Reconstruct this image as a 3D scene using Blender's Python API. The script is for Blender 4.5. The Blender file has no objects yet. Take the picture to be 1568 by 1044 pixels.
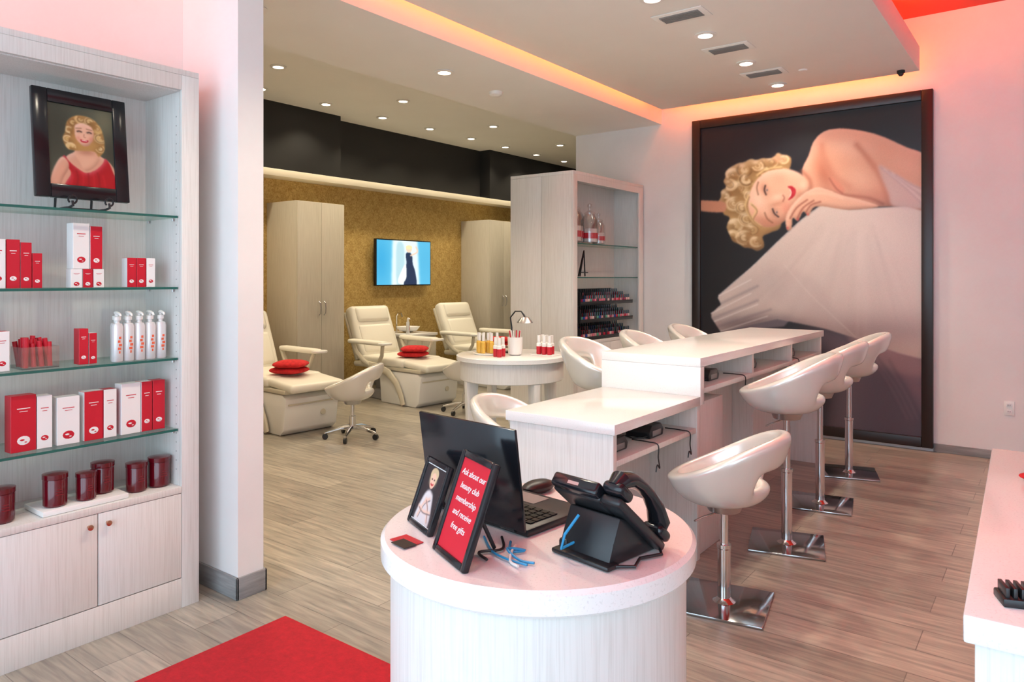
import bpy, bmesh, math, random
import numpy as np
from mathutils import Vector, Matrix, Euler
random.seed(4)
scene = bpy.context.scene
PI = math.pi
rad = math.radians

# ------------------------------------------------------------------ materials
def mat(name, col, rough=0.5, metal=0.0, emis=None, estr=0.0, trans=0.0, coat=0.0, spec=None, alpha=None):
    m = bpy.data.materials.new(name); m.use_nodes = True
    b = m.node_tree.nodes['Principled BSDF']
    b.inputs['Base Color'].default_value = (*col, 1)
    b.inputs['Roughness'].default_value = rough
    b.inputs['Metallic'].default_value = metal
    if emis: 
        b.inputs['Emission Color'].default_value = (*emis, 1)
        b.inputs['Emission Strength'].default_value = estr
    if coat: b.inputs['Coat Weight'].default_value = coat
    if spec is not None: b.inputs['Specular IOR Level'].default_value = spec
    return m

def nodes_of(m): 
    nt = m.node_tree
    return nt, nt.nodes, nt.links, nt.nodes['Principled BSDF']

def noise_col(m, c1, c2, scale=(1,1,1), nscale=5, detail=4, lo=0.35, hi=0.65, bump=0.0, rough=0.6, dist=0.0):
    nt, N, L, b = nodes_of(m)
    tc = N.new('ShaderNodeTexCoord'); mp = N.new('ShaderNodeMapping')
    mp.inputs['Scale'].default_value = scale
    L.new(tc.outputs['Object'], mp.inputs['Vector'])
    nz = N.new('ShaderNodeTexNoise'); nz.inputs['Scale'].default_value = nscale
    nz.inputs['Detail'].default_value = detail; nz.inputs['Roughness'].default_value = rough
    nz.inputs['Distortion'].default_value = dist
    L.new(mp.outputs['Vector'], nz.inputs['Vector'])
    cr = N.new('ShaderNodeValToRGB')
    cr.color_ramp.elements[0].position = lo; cr.color_ramp.elements[0].color = (*c1, 1)
    cr.color_ramp.elements[1].position = hi; cr.color_ramp.elements[1].color = (*c2, 1)
    L.new(nz.outputs['Fac'], cr.inputs['Fac']); L.new(cr.outputs['Color'], b.inputs['Base Color'])
    if bump:
        bp = N.new('ShaderNodeBump'); bp.inputs['Strength'].default_value = bump
        bp.inputs['Distance'].default_value = 0.002
        L.new(nz.outputs['Fac'], bp.inputs['Height']); L.new(bp.outputs['Normal'], b.inputs['Normal'])
    return m

M_wall = noise_col(mat('wall_paint', (.8,.76,.74), .7), (.785,.76,.745), (.815,.79,.775), nscale=3, bump=0.02)
M_ceil = noise_col(mat('ceiling_paint', (.8,.78,.74), .8), (.86,.86,.83), (.88,.88,.85), nscale=2)
M_redceil = mat('red_ceiling_paint', (.72,.05,.03), .6)
M_black = mat('black_paint', (.012,.012,.013), .6)
M_trimlight = mat('cream_trim', (.8,.74,.6), .5)
M_base = noise_col(mat('grey_baseboard', (.3,.29,.28), .5), (.22,.22,.22), (.31,.31,.31), scale=(2,2,20), nscale=3)
M_lam = noise_col(mat('pale_wood_laminate', (.75,.71,.66), .42), (.67,.65,.615), (.755,.74,.71), scale=(1,1,.025), nscale=190, detail=2, lo=.3, hi=.55)
M_lam2 = noise_col(mat('cabinet_laminate', (.6,.55,.45), .45), (.54,.50,.41), (.61,.57,.475), scale=(1,1,.03), nscale=130, detail=2, lo=.3, hi=.6)
M_quartz = noise_col(mat('white_quartz', (.85,.84,.82), .18, coat=.2), (.76,.755,.735), (.86,.855,.84), nscale=200, detail=2, lo=.33, hi=.42)
M_chrome = mat('chrome', (.75,.75,.76), .12, 1.0)
M_plate = mat('polished_base_plate', (.42,.42,.43), .10, 1.0)
M_steel = mat('brushed_steel', (.5,.5,.51), .3, 1.0)
M_blackpl = mat('black_plastic', (.013,.014,.016), .35)
M_blackgl = mat('black_gloss', (.009,.010,.013), .16)
M_pearl = mat('pearl_vinyl', (.80,.785,.745), .26, metal=.35, coat=.4)
M_cream = mat('cream_vinyl', (.86,.83,.73), .38)
M_whitepl = mat('white_plastic', (.84,.83,.80), .3)
M_beige = mat('beige_frame', (.62,.57,.45), .4)
M_red = mat('red_carton', (.56,.010,.028), .4)
M_white = mat('white_carton', (.84,.82,.81), .45)
M_redfab = noise_col(mat('red_fabric', (.6,.02,.02), .9), (.50,.01,.015), (.68,.02,.025), nscale=30, bump=.2)
M_rug = noise_col(mat('red_rug_pile', (.55,.01,.015), .95), (.34,.004,.012), (.56,.008,.022), nscale=40, detail=12, bump=.8, lo=.3, hi=.7, rough=.75)
M_candle = mat('red_candle_glass', (.11,.002,.008), .15, coat=.4)
M_candlelab = mat('candle_label', (.22,.01,.02), .4)
M_amber = mat('amber_liquid', (.80,.48,.08), .2)
M_orange = mat('orange_liquid', (.75,.14,.07), .25)
M_em = mat('downlight_lens', (1,.9,.75), .5, emis=(1,.88,.68), estr=14)
M_vent = mat('vent_grille', (.26,.25,.24), .5)
M_frame = mat('espresso_frame', (.022,.013,.012), .35)
M_cyan = mat('cyan_cable', (.02,.28,.55), .4)
M_copper = mat('copper_knob', (.6,.35,.25), .3, 1.0)

def glassy(name, tint, gl=0.12):
    m = bpy.data.materials.new(name); m.use_nodes = True
    nt = m.node_tree; N = nt.nodes; L = nt.links; N.clear()
    o = N.new('ShaderNodeOutputMaterial'); mx = N.new('ShaderNodeMixShader')
    t = N.new('ShaderNodeBsdfTransparent'); t.inputs['Color'].default_value = (*tint, 1)
    g = N.new('ShaderNodeBsdfGlossy'); g.inputs['Roughness'].default_value = .05
    mx.inputs['Fac'].default_value = gl
    L.new(t.outputs[0], mx.inputs[1]); L.new(g.outputs[0], mx.inputs[2]); L.new(mx.outputs[0], o.inputs[0])
    return m
M_glass = glassy('shelf_glass', (.86,.93,.90))
M_clear = glassy('clear_acrylic', (.95,.95,.95), .12)
M_glassedge = mat('glass_edge_green', (.02,.12,.10), .15)

# gold wallpaper: fine mottled damask
M_gold = mat('gold_wallpaper', (.4,.27,.07), .5, metal=.2)
def gold():
    nt, N, L, b = nodes_of(M_gold)
    tc = N.new('ShaderNodeTexCoord'); sp = N.new('ShaderNodeSeparateXYZ'); L.new(tc.outputs['Object'], sp.inputs[0])
    def math_(op, a, bb=None):
        n = N.new('ShaderNodeMath'); n.operation = op
        for i, v in enumerate((a, bb)):
            if v is None: continue
            if isinstance(v, (int,float)): n.inputs[i].default_value = v
            else: L.new(v, n.inputs[i])
        return n.outputs[0]
    y, z = sp.outputs['Y'], sp.outputs['Z']
    p = math_('MULTIPLY', math_('SINE', math_('MULTIPLY', y, 30)), math_('SINE', math_('MULTIPLY', z, 22)))
    nz = N.new('ShaderNodeTexNoise'); nz.inputs['Scale'].default_value = 30; nz.inputs['Detail'].default_value = 5; nz.inputs['Distortion'].default_value = 1.5
    L.new(tc.outputs['Object'], nz.inputs['Vector'])
    s = math_('ADD', math_('MULTIPLY', p, .12), math_('MULTIPLY', math_('SUBTRACT', nz.outputs['Fac'], .5), 3.0))
    cr = N.new('ShaderNodeValToRGB')
    cr.color_ramp.elements[0].position = .25; cr.color_ramp.elements[0].color = (.40,.25,.065,1)
    cr.color_ramp.elements[1].position = .75; cr.color_ramp.elements[1].color = (.64,.46,.17,1)
    L.new(math_('ADD', math_('MULTIPLY', s, .5), .5), cr.inputs['Fac']); L.new(cr.outputs['Color'], b.inputs['Base Color'])
gold()

# wood-look plank floor
M_floor = mat('wood_plank_tile', (.4,.32,.25), .33)
def floor_mat():
    nt, N, L, b = nodes_of(M_floor)
    tc = N.new('ShaderNodeTexCoord')
    br = N.new('ShaderNodeTexBrick'); br.offset = .37; br.offset_frequency = 2
    br.inputs['Scale'].default_value = 1; br.inputs['Brick Width'].default_value = 1.2
    br.inputs['Row Height'].default_value = .2; br.inputs['Mortar Size'].default_value = .002
    br.inputs['Color1'].default_value = (.44,.40,.335,1); br.inputs['Color2'].default_value = (.31,.28,.235,1)
    br.inputs['Mortar'].default_value = (.20,.18,.155,1); br.inputs['Bias'].default_value = 0
    L.new(tc.outputs['Object'], br.inputs['Vector'])
    mp = N.new('ShaderNodeMapping'); mp.inputs['Scale'].default_value = (1.2, 14, 1)
    L.new(tc.outputs['Object'], mp.inputs['Vector'])
    nz = N.new('ShaderNodeTexNoise'); nz.inputs['Scale'].default_value = 3; nz.inputs['Detail'].default_value = 6
    nz.inputs['Distortion'].default_value = .6
    L.new(mp.outputs[0], nz.inputs['Vector'])
    cr = N.new('ShaderNodeValToRGB')
    cr.color_ramp.elements[0].position = .3; cr.color_ramp.elements[0].color = (.66,.67,.69,1)
    cr.color_ramp.elements[1].position = .7; cr.color_ramp.elements[1].color = (1.22,1.20,1.17,1)
    L.new(nz.outputs['Fac'], cr.inputs['Fac'])
    mx = N.new('ShaderNodeMix'); mx.data_type = 'RGBA'; mx.blend_type = 'MULTIPLY'; mx.inputs[0].default_value = 1
    L.new(br.outputs['Color'], mx.inputs[6]); L.new(cr.outputs['Color'], mx.inputs[7])
    L.new(mx.outputs[2], b.inputs['Base Color'])
    bp = N.new('ShaderNodeBump'); bp.inputs['Strength'].default_value = .15; bp.inputs['Distance'].default_value = .003
    L.new(nz.outputs['Fac'], bp.inputs['Height']); L.new(bp.outputs['Normal'], b.inputs['Normal'])
floor_mat()

# ------------------------------------------------------------------ mesh builder
class B:
    def __init__(s): s.bm = bmesh.new(); s.mats = []
    def mi(s, m):
        if m not in s.mats: s.mats.append(m)
        return s.mats.index(m)
    def _merge(s, t, m, M=None):
        if M is not None: t.transform(M)
        if m is not None:
            k = s.mi(m)
            for f in t.faces: f.material_index = k
        bmesh.ops.recalc_face_normals(t, faces=t.faces)
        me = bpy.data.meshes.new('tmp'); t.to_mesh(me); t.free()
        s.bm.from_mesh(me); bpy.data.meshes.remove(me)
    def add_mesh(s, me, m, M=None):
        t = bmesh.new(); t.from_mesh(me); s._merge(t, m, M)
    def box(s, lo, hi, m, r=0.0, seg=2, M=None):
        t = bmesh.new()
        c = [(a+b)/2 for a, b in zip(lo, hi)]; d = [abs(b-a) for a, b in zip(lo, hi)]
        bmesh.ops.create_cube(t, size=1, matrix=Matrix.Translation(c) @ Matrix.Diagonal((*d, 1)))
        if r > 0:
            r = min(r, min(d)*.49)
            bmesh.ops.bevel(t, geom=list(t.edges), offset=r, segments=seg, profile=.5, affect='EDGES')
        s._merge(t, m, M)
    def lathe(s, prof, m, c=(0,0,0), seg=32, M=None):
        t = bmesh.new(); rings = []
        for (r, z) in prof:
            if r < 1e-6: rings.append([t.verts.new((c[0], c[1], c[2]+z))])
            else: rings.append([t.verts.new((c[0]+r*math.cos(2*PI*i/seg), c[1]+r*math.sin(2*PI*i/seg), c[2]+z)) for i in range(seg)])
        for a, b in zip(rings[:-1], rings[1:]):
            for i in range(seg):
                j = (i+1) % seg
                if len(a) == 1 and len(b) == 1: continue
                if len(a) == 1: t.faces.new((a[0], b[i], b[j]))
                elif len(b) == 1: t.faces.new((a[i], a[j], b[0]))
                else: t.faces.new((a[i], a[j], b[j], b[i]))
        s._merge(t, m, M)
    def cyl(s, c, r, h, m, seg=32, r2=None, M=None, bev=0.0):
        r2 = r if r2 is None else r2
        if bev: p = [(0,0),(r-bev,0),(r,bev),(r2,h-bev),(r2-bev,h),(0,h)]
        else: p = [(0,0),(r,0),(r2,h),(0,h)]
        s.lathe(p, m, c, seg, M)
    def tube(s, path, r, m, seg=10, M=None, flat=1.0, closed=False):
        t = bmesh.new(); P = [Vector(p) for p in path]; n = len(P)
        R = r if isinstance(r, (list, tuple)) else [r]*n
        up = Vector((0,0,1)); rings = []
        T0 = (P[1]-P[0]).normalized()
        if abs(T0.dot(up)) > .95: up = Vector((0,1,0))
        nrm = (up - T0*up.dot(T0)).normalized()
        for i in range(n):
            if closed: T = (P[(i+1) % n]-P[i-1]).normalized()
            else: T = ((P[min(i+1,n-1)]-P[max(i-1,0)])).normalized()
            nrm = (nrm - T*nrm.dot(T)).normalized(); bn = T.cross(nrm)
            rings.append([t.verts.new(P[i]+nrm*R[i]*math.cos(2*PI*k/seg)+bn*R[i]*flat*math.sin(2*PI*k/seg)) for k in range(seg)])
        pr = list(zip(rings[:-1], rings[1:]))
        if closed: pr.append((rings[-1], rings[0]))
        for a, b in pr:
            for k in range(seg): t.faces.new((a[k], a[(k+1)%seg], b[(k+1)%seg], b[k]))
        if not closed: t.faces.new(rings[0]); t.faces.new(rings[-1])
        s._merge(t, m, M)
    def ell(s, c, rr, m, p=1.0, seg=24, M=None):
        t = bmesh.new(); sp = lambda v: math.copysign(abs(v)**p, v)
        rings = []; h = seg//2
        for i in range(h+1):
            a = -PI/2+PI*i/h
            if i in (0, h): rings.append([t.verts.new((c[0], c[1], c[2]+rr[2]*math.sin(a)))]); continue
            rings.append([t.verts.new((c[0]+rr[0]*math.cos(a)*sp(math.cos(2*PI*k/seg)), c[1]+rr[1]*math.cos(a)*sp(math.sin(2*PI*k/seg)), c[2]+rr[2]*math.sin(a))) for k in range(seg)])
        for a, b in zip(rings[:-1], rings[1:]):
            for k in range(seg):
                j = (k+1) % seg
                if len(a) == 1: t.faces.new((a[0], b[j], b[k]))
                elif len(b) == 1: t.faces.new((a[k], a[j], b[0]))
                else: t.faces.new((a[k], a[j], b[j], b[k]))
        s._merge(t, m, M)
    def prism(s, poly, a, b, m, axis='y', r=0, M=None):
        t = bmesh.new()
        def P(u, v, w): return {'y': (u, w, v), 'x': (w, u, v), 'z': (u, v, w)}[axis]
        A = [t.verts.new(P(u, v, a)) for u, v in poly]; C = [t.verts.new(P(u, v, b)) for u, v in poly]
        n = len(poly); t.faces.new(A); t.faces.new(C)
        for i in range(n): t.faces.new((A[i], A[(i+1)%n], C[(i+1)%n], C[i]))
        bmesh.ops.recalc_face_normals(t, faces=t.faces)
        if r: bmesh.ops.bevel(t, geom=list(t.edges), offset=r, segments=2, profile=.5, affect='EDGES')
        s._merge(t, m, M)
    def mesh(s, name):
        me = bpy.data.meshes.new(name); s.bm.to_mesh(me); s.bm.free()
        for m in s.mats: me.materials.append(m)
        for p in me.polygons: p.use_smooth = True
        me.set_sharp_from_angle(angle=rad(32))
        return me
    def obj(s, name, loc=(0,0,0), rz=0, parent=None):
        return put(s.mesh(name), name, loc, rz, parent)

def put(me, name, loc=(0,0,0), rz=0, parent=None):
    o = bpy.data.objects.new(name, me); scene.collection.objects.link(o)
    o.location = loc; o.rotation_euler = (0, 0, rz)
    if parent: o.parent = parent
    return o
def TR(loc=(0,0,0), rx=0, ry=0, rz=0):
    return Matrix.Translation(loc) @ Euler((rx, ry, rz)).to_matrix().to_4x4()
def simple_box(name, lo, hi, m, r=0):
    b = B(); b.box(lo, hi, m, r); return b.obj(name)

# ------------------------------------------------------------------ room shell
simple_box('floor', (-7.5,-2.1,-.1), (3.1,11.6,0), M_floor)
simple_box('wall_gold', (-7.42,1.86,0), (-7.3,11.6,3.55), M_gold)
simple_box('wall_left', (-3.55,-2.0,0), (-3.42,1.864,3.65), M_wall)
simple_box('wall_partition', (-7.3,1.864,0), (-2.95,1.995,3.65), M_wall)
simple_box('wall_mural', (-4.335,6.95,0), (3.0,7.07,3.65), M_wall)
simple_box('wall_right', (3.0,-2.0,0), (3.12,7.07,3.65), M_wall)
simple_box('wall_far', (-7.3,11.5,0), (-4.2,11.6,3.55), M_black)
simple_box('wall_corridor', (-4.335,7.07,0), (-4.215,11.5,3.55), M_wall)
simple_box('ceiling_upper', (-3.55,-2.0,3.65), (3.12,7.07,3.75), M_redceil)
simple_box('ceiling_soffit', (-4.335,1.995,3.04), (-3.29,6.95,3.65), M_ceil)
simple_box('ceiling_pedicure', (-7.42,1.995,3.44), (-4.335,11.6,3.55), M_ceil)
simple_box('ceiling_cloud', (-3.17,-.6,3.13), (-.90,6.70,3.33), M_ceil, .004)
b = B()
b.box((-7.3,1.995,2.68), (-7.07,5.87,3.44), M_black)
b.box((-7.3,5.87,2.68), (-7.27,8.81,3.44), M_black)
b.box((-7.3,8.81,2.68), (-7.07,11.5,3.44), M_black)
b.obj('wall_black_bulkhead')
simple_box('trim_gold_wall', (-7.3,1.995,2.60), (-7.05,11.5,2.68), M_trimlight, .004)
b = B(); b.box((-.83,6.935,0), (3.0,6.95,.07), M_base, .003); b.obj('baseboard_mural_wall')
b = B(); b.box((-3.42,1.852,0), (-2.938,1.864,.10), M_base, .003); b.box((-2.95,1.852,0), (-2.938,2.007,.10), M_base, .003)
b.box((-7.3,1.995,0), (-2.938,2.007,.10), M_base, .003); b.obj('baseboard_partition')
b = B(); b.box((-7.3,2.01,0), (-7.285,11.5,.10), M_base, .003); b.obj('baseboard_gold_wall')
# storefront behind the camera
b = B()
for x in (-3.4,-1.3,.8,2.92): b.box((x,-2.0,0), (x+.06,-1.92,3.65), M_steel)
for z in (0,2.5,3.59): b.box((-3.34,-1.99,z), (2.92,-1.93,z+.06), M_steel)
b.obj('window_1')

# ------------------------------------------------------------------ camera
cam = bpy.data.cameras.new('camera'); co = bpy.data.objects.new('camera', cam); scene.collection.objects.link(co)
co.location = (0,0,1.45); co.rotation_euler = (rad(90), 0, rad(37))
cam.lens = 36*1110/1568; cam.sensor_width = 36; cam.shift_y = -97/1568; cam.clip_start = .05
scene.camera = co

# ------------------------------------------------------------------ lights
def spot_light(parent, loc, e, col, ang=120, blend=.7):
    l = bpy.data.lights.new('lamp', 'SPOT'); l.energy = e; l.color = col; l.spot_size = rad(ang); l.spot_blend = blend
    l.shadow_soft_size = .05
    o = bpy.data.objects.new('lamp', l); scene.collection.objects.link(o); o.parent = parent; o.location = loc
b = B(); b.lathe([(.045,-.001),(.075,-.001),(.078,-.008),(.05,-.012),(.045,-.001)], M_whitepl, seg=28); b.cyl((0,0,-.006), .046, .004, M_em, 28)
dl_mesh = b.mesh('recessed_downlight')
def downlight(x, y, z, e, col=(1,.84,.60), ang=120):
    o = put(dl_mesh, 'recessed_downlight', (x,y,z)); spot_light(o, (0,0,-.03), e, col, ang)
for (x, y) in [(-6.7,3.65),(-6.7,4.5),(-6.7,5.35),(-6.7,6.22),(-6.7,7.07),(-6.7,7.92),(-6.72,8.75),(-6.74,9.6),(-6.74,10.42)]:
    downlight(x, y, 3.44, 34)
for (x, y) in [(-5.87,2.5),(-5.87,4.13),(-5.89,5.78),(-5.93,7.46),(-5.97,9.12)]:
    downlight(x, y, 3.44, 60)
for y in (2.5,4.16): downlight(-3.79, y, 3.04, 50)
for y in (1.5,2.35,3.17,3.99,4.81,5.63,6.43): downlight(-1.95, y, 3.13, 50, (1,.88,.70))
def area(name, loc, rot, sx, sy, e, col):
    l = bpy.data.lights.new(name, 'AREA'); l.shape = 'RECTANGLE'; l.size = sx; l.size_y = sy; l.energy = e; l.color = col
    o = bpy.data.objects.new(name, l); scene.collection.objects.link(o); o.location = loc; o.rotation_euler = rot; return o
LED = (1,.19,.03)
area('cove_light_left', (-3.18,4.3,3.24), (0,rad(75),0), .05, 4.6, 8, LED)
area('cove_light_front', (-3.18,.6,3.20), (0,rad(50),0), .05, 2.4, 16, (1,.16,.06))
area('cove_light_far', (-2.03,6.72,3.28), (rad(70),0,rad(180)), 2.2, .05, 17, LED)
area('cove_light_right', (-.95,3.0,3.36), (0,rad(-135),0), .05, 7.0, 62, (1,.24,.05))
area('cove_light_top', (-2.0,3.2,3.36), (rad(180),0,0), 1.6, 6.0, 40, (1,.27,.10))

w = bpy.data.worlds.new('world'); scene.world = w; w.use_nodes = True
w.node_tree.nodes['Background'].inputs[0].default_value = (.64,.84,1,1)
w.node_tree.nodes['Background'].inputs[1].default_value = 3.7
p = area('storefront_portal', (-.2,-2.02,1.85), (rad(90),0,0), 6.3, 3.6, 1, (1,1,1)); p.data.cycles.is_portal = True
p.rotation_euler = (rad(90),0,rad(180)) if (Euler((rad(90),0,0)).to_matrix() @ Vector((0,0,-1))).y < 0 else (rad(90),0,0)
scene.view_settings.view_transform = 'Standard'
scene.view_settings.exposure = 0.12

# ceiling fittings
b = B(); b.box((-.17,-.10,-.006), (.17,.10,-.001), M_ceil, .002)
b.box((-.13,-.06,-.009), (.13,.06,-.005), M_vent)
for k in range(6): b.box((-.13,-.055+.02*k,-.013), (.13,-.049+.02*k,-.008), M_vent)
vm = b.mesh('ceiling_vent')
for y in (4.37,5.20,6.0): put(vm, 'ceiling_vent', (-1.93,y,3.13))
b = B(); b.lathe([(0,-.04),(.03,-.04),(.055,-.025),(.06,0),(0,0)], M_whitepl, seg=24); sm = b.mesh('smoke_detector')
put(sm, 'smoke_detector', (-3.85,4.88,3.04)); 
b = B(); b.lathe([(0,-.012),(.03,-.01),(.035,0),(0,0)], M_whitepl, seg=20); sp = b.mesh('ceiling_sprinkler_cover')
put(sp, 'ceiling_sprinkler_cover', (-1.65,6.1,3.13))
b = B(); b.cyl((0,0,-.02), .03, .02, M_black, 16); b.ell((0,0,-.025),(.022,.022,.022), M_black, seg=12); b.obj('ceiling_security_camera', (-1.02,6.6,3.13))

# ------------------------------------------------------------------ painter (vertex colours on flat art)
def s2l(a): a = np.clip(a, 0, 1); return np.where(a <= .04045, a/12.92, ((a+.055)/1.055)**2.4)
def smooth_poly(pts, n=6):
    P = np.array(pts, float); m = len(P); out = []
    for i in range(m):
        p0, p1, p2, p3 = P[i-1], P[i], P[(i+1)%m], P[(i+2)%m]
        for k in range(n):
            t = k/n
            out.append(.5*((2*p1)+(-p0+p2)*t+(2*p0-5*p1+4*p2-p3)*t*t+(-p0+3*p1-3*p2+p3)*t**3))
    return np.array(out)
class Art:
    def __init__(s, PX, PY, bg):
        s.X, s.Y = PX, PY; s.img = np.ones(PX.shape+(3,))*np.array(bg)/255.
    def blur(s, m, sg):
        if sg <= 0: return m
        k = int(3*sg)+1; x = np.arange(-k, k+1); g = np.exp(-x*x/(2*sg*sg)); g /= g.sum()
        mp = np.pad(m, k, mode='edge')
        a = sum(g[i]*mp[i:i+m.shape[0], :] for i in range(2*k+1))
        return sum(g[i]*a[:, i:i+m.shape[1]] for i in range(2*k+1))
    def mask(s, pts, sg=1, smooth=True):
        P = smooth_poly(pts) if smooth else np.array(pts, float)
        ins = np.zeros(s.X.shape, bool); n = len(P)
        for i in range(n):
            x1, y1 = P[i]; x2, y2 = P[(i+1)%n]
            if y1 == y2: continue
            c = ((y1 > s.Y) != (y2 > s.Y)) & (s.X < (x2-x1)*(s.Y-y1)/(y2-y1)+x1)
            ins ^= c
        return s.blur(ins.astype(float), sg)
    def put(s, m, col, a=1.0):
        m = (m*a)[..., None]; s.img = s.img*(1-m)+m*np.array(col)/255.
    def poly(s, pts, col, sg=1, a=1.0, smooth=True, clip=None):
        m = s.mask(pts, sg, smooth)
        if clip is not None: m = m*clip
        s.put(m, col, a); return m
    def blob(s, x, y, rx, ry, col, a=1.0, ang=0, hard=False, clip=None):
        c, d = math.cos(ang), math.sin(ang); u = (s.X-x)*c+(s.Y-y)*d; v = -(s.X-x)*d+(s.Y-y)*c
        q = (u/rx)**2+(v/ry)**2
        m = np.clip((1.15-q)/.3, 0, 1) if hard else np.exp(-q)
        if clip is not None: m = m*clip
        s.put(m, col, a)
    def relief(s, m, sg, k, dirn=(-.4,.9), col_dark=(1.0,.75,.65)):
        """rounded-form studio shading of the depicted figure"""
        h = np.sqrt(np.clip(s.blur(m, sg), 0, 1)); gy_, gx_ = np.gradient(h)
        sh = (gx_*-dirn[0]+gy_*-dirn[1])*sg*k*m
        sh = np.clip(sh, -.6, .30)[..., None]
        dk = np.array(col_dark)
        s.img = np.where(sh < 0, s.img*(1+sh*(2-dk)), s.img+(1-s.img)*sh)
    def soften(s, m, sg):
        for c in range(3): s.img[..., c] = s.img[..., c]*(1-m)+s.blur(s.img[..., c], sg)*m
    def stroke(s, pts, wd, col, a=1.0, clip=None):
        P = np.array(pts, float)
        Q = []
        for i in range(len(P)-1):
            p0, p1, p2, p3 = P[max(i-1,0)], P[i], P[i+1], P[min(i+2,len(P)-1)]
            for k in range(5):
                t = k/5; Q.append(.5*((2*p1)+(-p0+p2)*t+(2*p0-5*p1+4*p2-p3)*t*t+(-p0+3*p1-3*p2+p3)*t**3))
        Q.append(P[-1]); Q = np.array(Q); g = 3*wd+2
        inb = (s.X > Q[:,0].min()-g) & (s.X < Q[:,0].max()+g) & (s.Y > Q[:,1].min()-g) & (s.Y < Q[:,1].max()+g)
        ii = np.where(inb)
        if len(ii[0]) == 0: return
        sx, sy = s.X[ii], s.Y[ii]; D = np.full(sx.shape, 1e9)
        for i in range(len(Q)-1):
            a0, b0 = Q[i], Q[i+1]; d = b0-a0; L = (d**2).sum()+1e-9
            t = np.clip(((sx-a0[0])*d[0]+(sy-a0[1])*d[1])/L, 0, 1)
            D = np.minimum(D, np.hypot(sx-a0[0]-t*d[0], sy-a0[1]-t*d[1]))
        mm = np.exp(-(D/wd)**2)*a
        if clip is not None: mm = mm*clip[ii]
        s.img[ii] = s.img[ii]*(1-mm[:, None])+mm[:, None]*np.array(col)/255.
def curls(A, lst, pal, clip, wd=1.0, n=6, seed=3, al=.6):
    rg = random.Random(seed)
    for (x, y, r) in lst:
        A.blob(x, y+r*.5, r*1.1, r*.8, pal[0], .45, clip=clip)
        a0 = rg.uniform(0, 6.28)
        for k in range(n):
            f = 1-k/n; st = a0+rg.uniform(-.5,.5)
            arc = [(x+r*f*math.cos(st+q), y+r*f*.85*math.sin(st+q)) for q in np.linspace(0, 3.6, 6)]
            A.stroke(arc, wd, pal[rg.choice([1,2,2,3,3,0])], al, clip=clip)
def art_object(name, art, W, H, M, emis=0.0, parent=None, rough=.35):
    ny, nx = art.X.shape
    xs = np.linspace(-W/2, W/2, nx); zs = np.linspace(0, H, ny)
    XX, ZZ = np.meshgrid(xs, zs)
    co_ = np.stack([XX, np.zeros_like(XX), ZZ], -1).reshape(-1, 3)
    idx = np.arange(nx*ny).reshape(ny, nx)
    f = np.stack([idx[:-1,:-1], idx[:-1,1:], idx[1:,1:], idx[1:,:-1]], -1).reshape(-1, 4)
    me = bpy.data.meshes.new(name); nf = len(f)
    me.vertices.add(len(co_)); me.vertices.foreach_set('co', co_.ravel())
    me.loops.add(nf*4); me.loops.foreach_set('vertex_index', f.ravel())
    me.polygons.add(nf); me.polygons.foreach_set('loop_start', np.arange(nf)*4)
    me.update(calc_edges=True); me.validate()
    ca = me.color_attributes.new('paint', 'FLOAT_COLOR', 'POINT')
    col = np.concatenate([s2l(art.img), np.ones(art.X.shape+(1,))], -1).reshape(-1, 4)
    ca.data.foreach_set('color', col.ravel().astype(np.float32))
    m = mat(name+'_print', (.5,.5,.5), rough)
    nt, N, L, bs = nodes_of(m); at = N.new('ShaderNodeAttribute'); at.attribute_name = 'paint'
    if emis:
        bs.inputs['Base Color'].default_value = (.01,.01,.01,1)
        L.new(at.outputs['Color'], bs.inputs['Emission Color']); bs.inputs['Emission Strength'].default_value = emis
    else: L.new(at.outputs['Color'], bs.inputs['Base Color'])
    me.materials.append(m)
    o = bpy.data.objects.new(name, me); scene.collection.objects.link(o); o.matrix_world = M
    if parent: o.parent = parent; o.matrix_parent_inverse = parent.matrix_world.inverted()
    return o

# ---- the large mural
mx0, mx1, mz0, mz1 = -2.855, -.915, .105, 2.935
W, H = mx1-mx0, mz1-mz0; nx, ny = 440, 640
gx, gz = np.meshgrid(np.linspace(mx0, mx1, nx), np.linspace(mz0, mz1, ny))
ff = -.6018*gx+.7986*6.93; rr = .7986*gx+.6018*6.93     # chart of the artwork
A = Art(784+1110*rr/ff, 425-1110*(gz-1.45)/ff, (19,19,27))
A.blob(1130,200,140,90,(30,29,42),.7)
A.poly([(1200,520),(1411,520),(1425,720),(1200,700)], (98,86,96), 18, 1)
A.poly([(1330,560),(1425,600),(1425,700),(1330,700)], (84,72,84), 16, .8)
A.poly([(1060,500),(1200,500),(1270,560),(1230,720),(1060,720)], (28,25,34), 16, .9)
A.poly([(1340,520),(1418,555),(1418,640),(1395,600)], (140,104,114), 6, .55)
A.poly([(1300,510),(1420,545),(1416,575),(1350,560)], (170,134,134), 6, .5)
for k in range(7):
    A.stroke([(1290+12*k,515+6*k),(1340+9*k,560+8*k),(1385+4*k,640)], 3, (150,122,130) if k % 2 else (70,60,72), .18)
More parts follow.
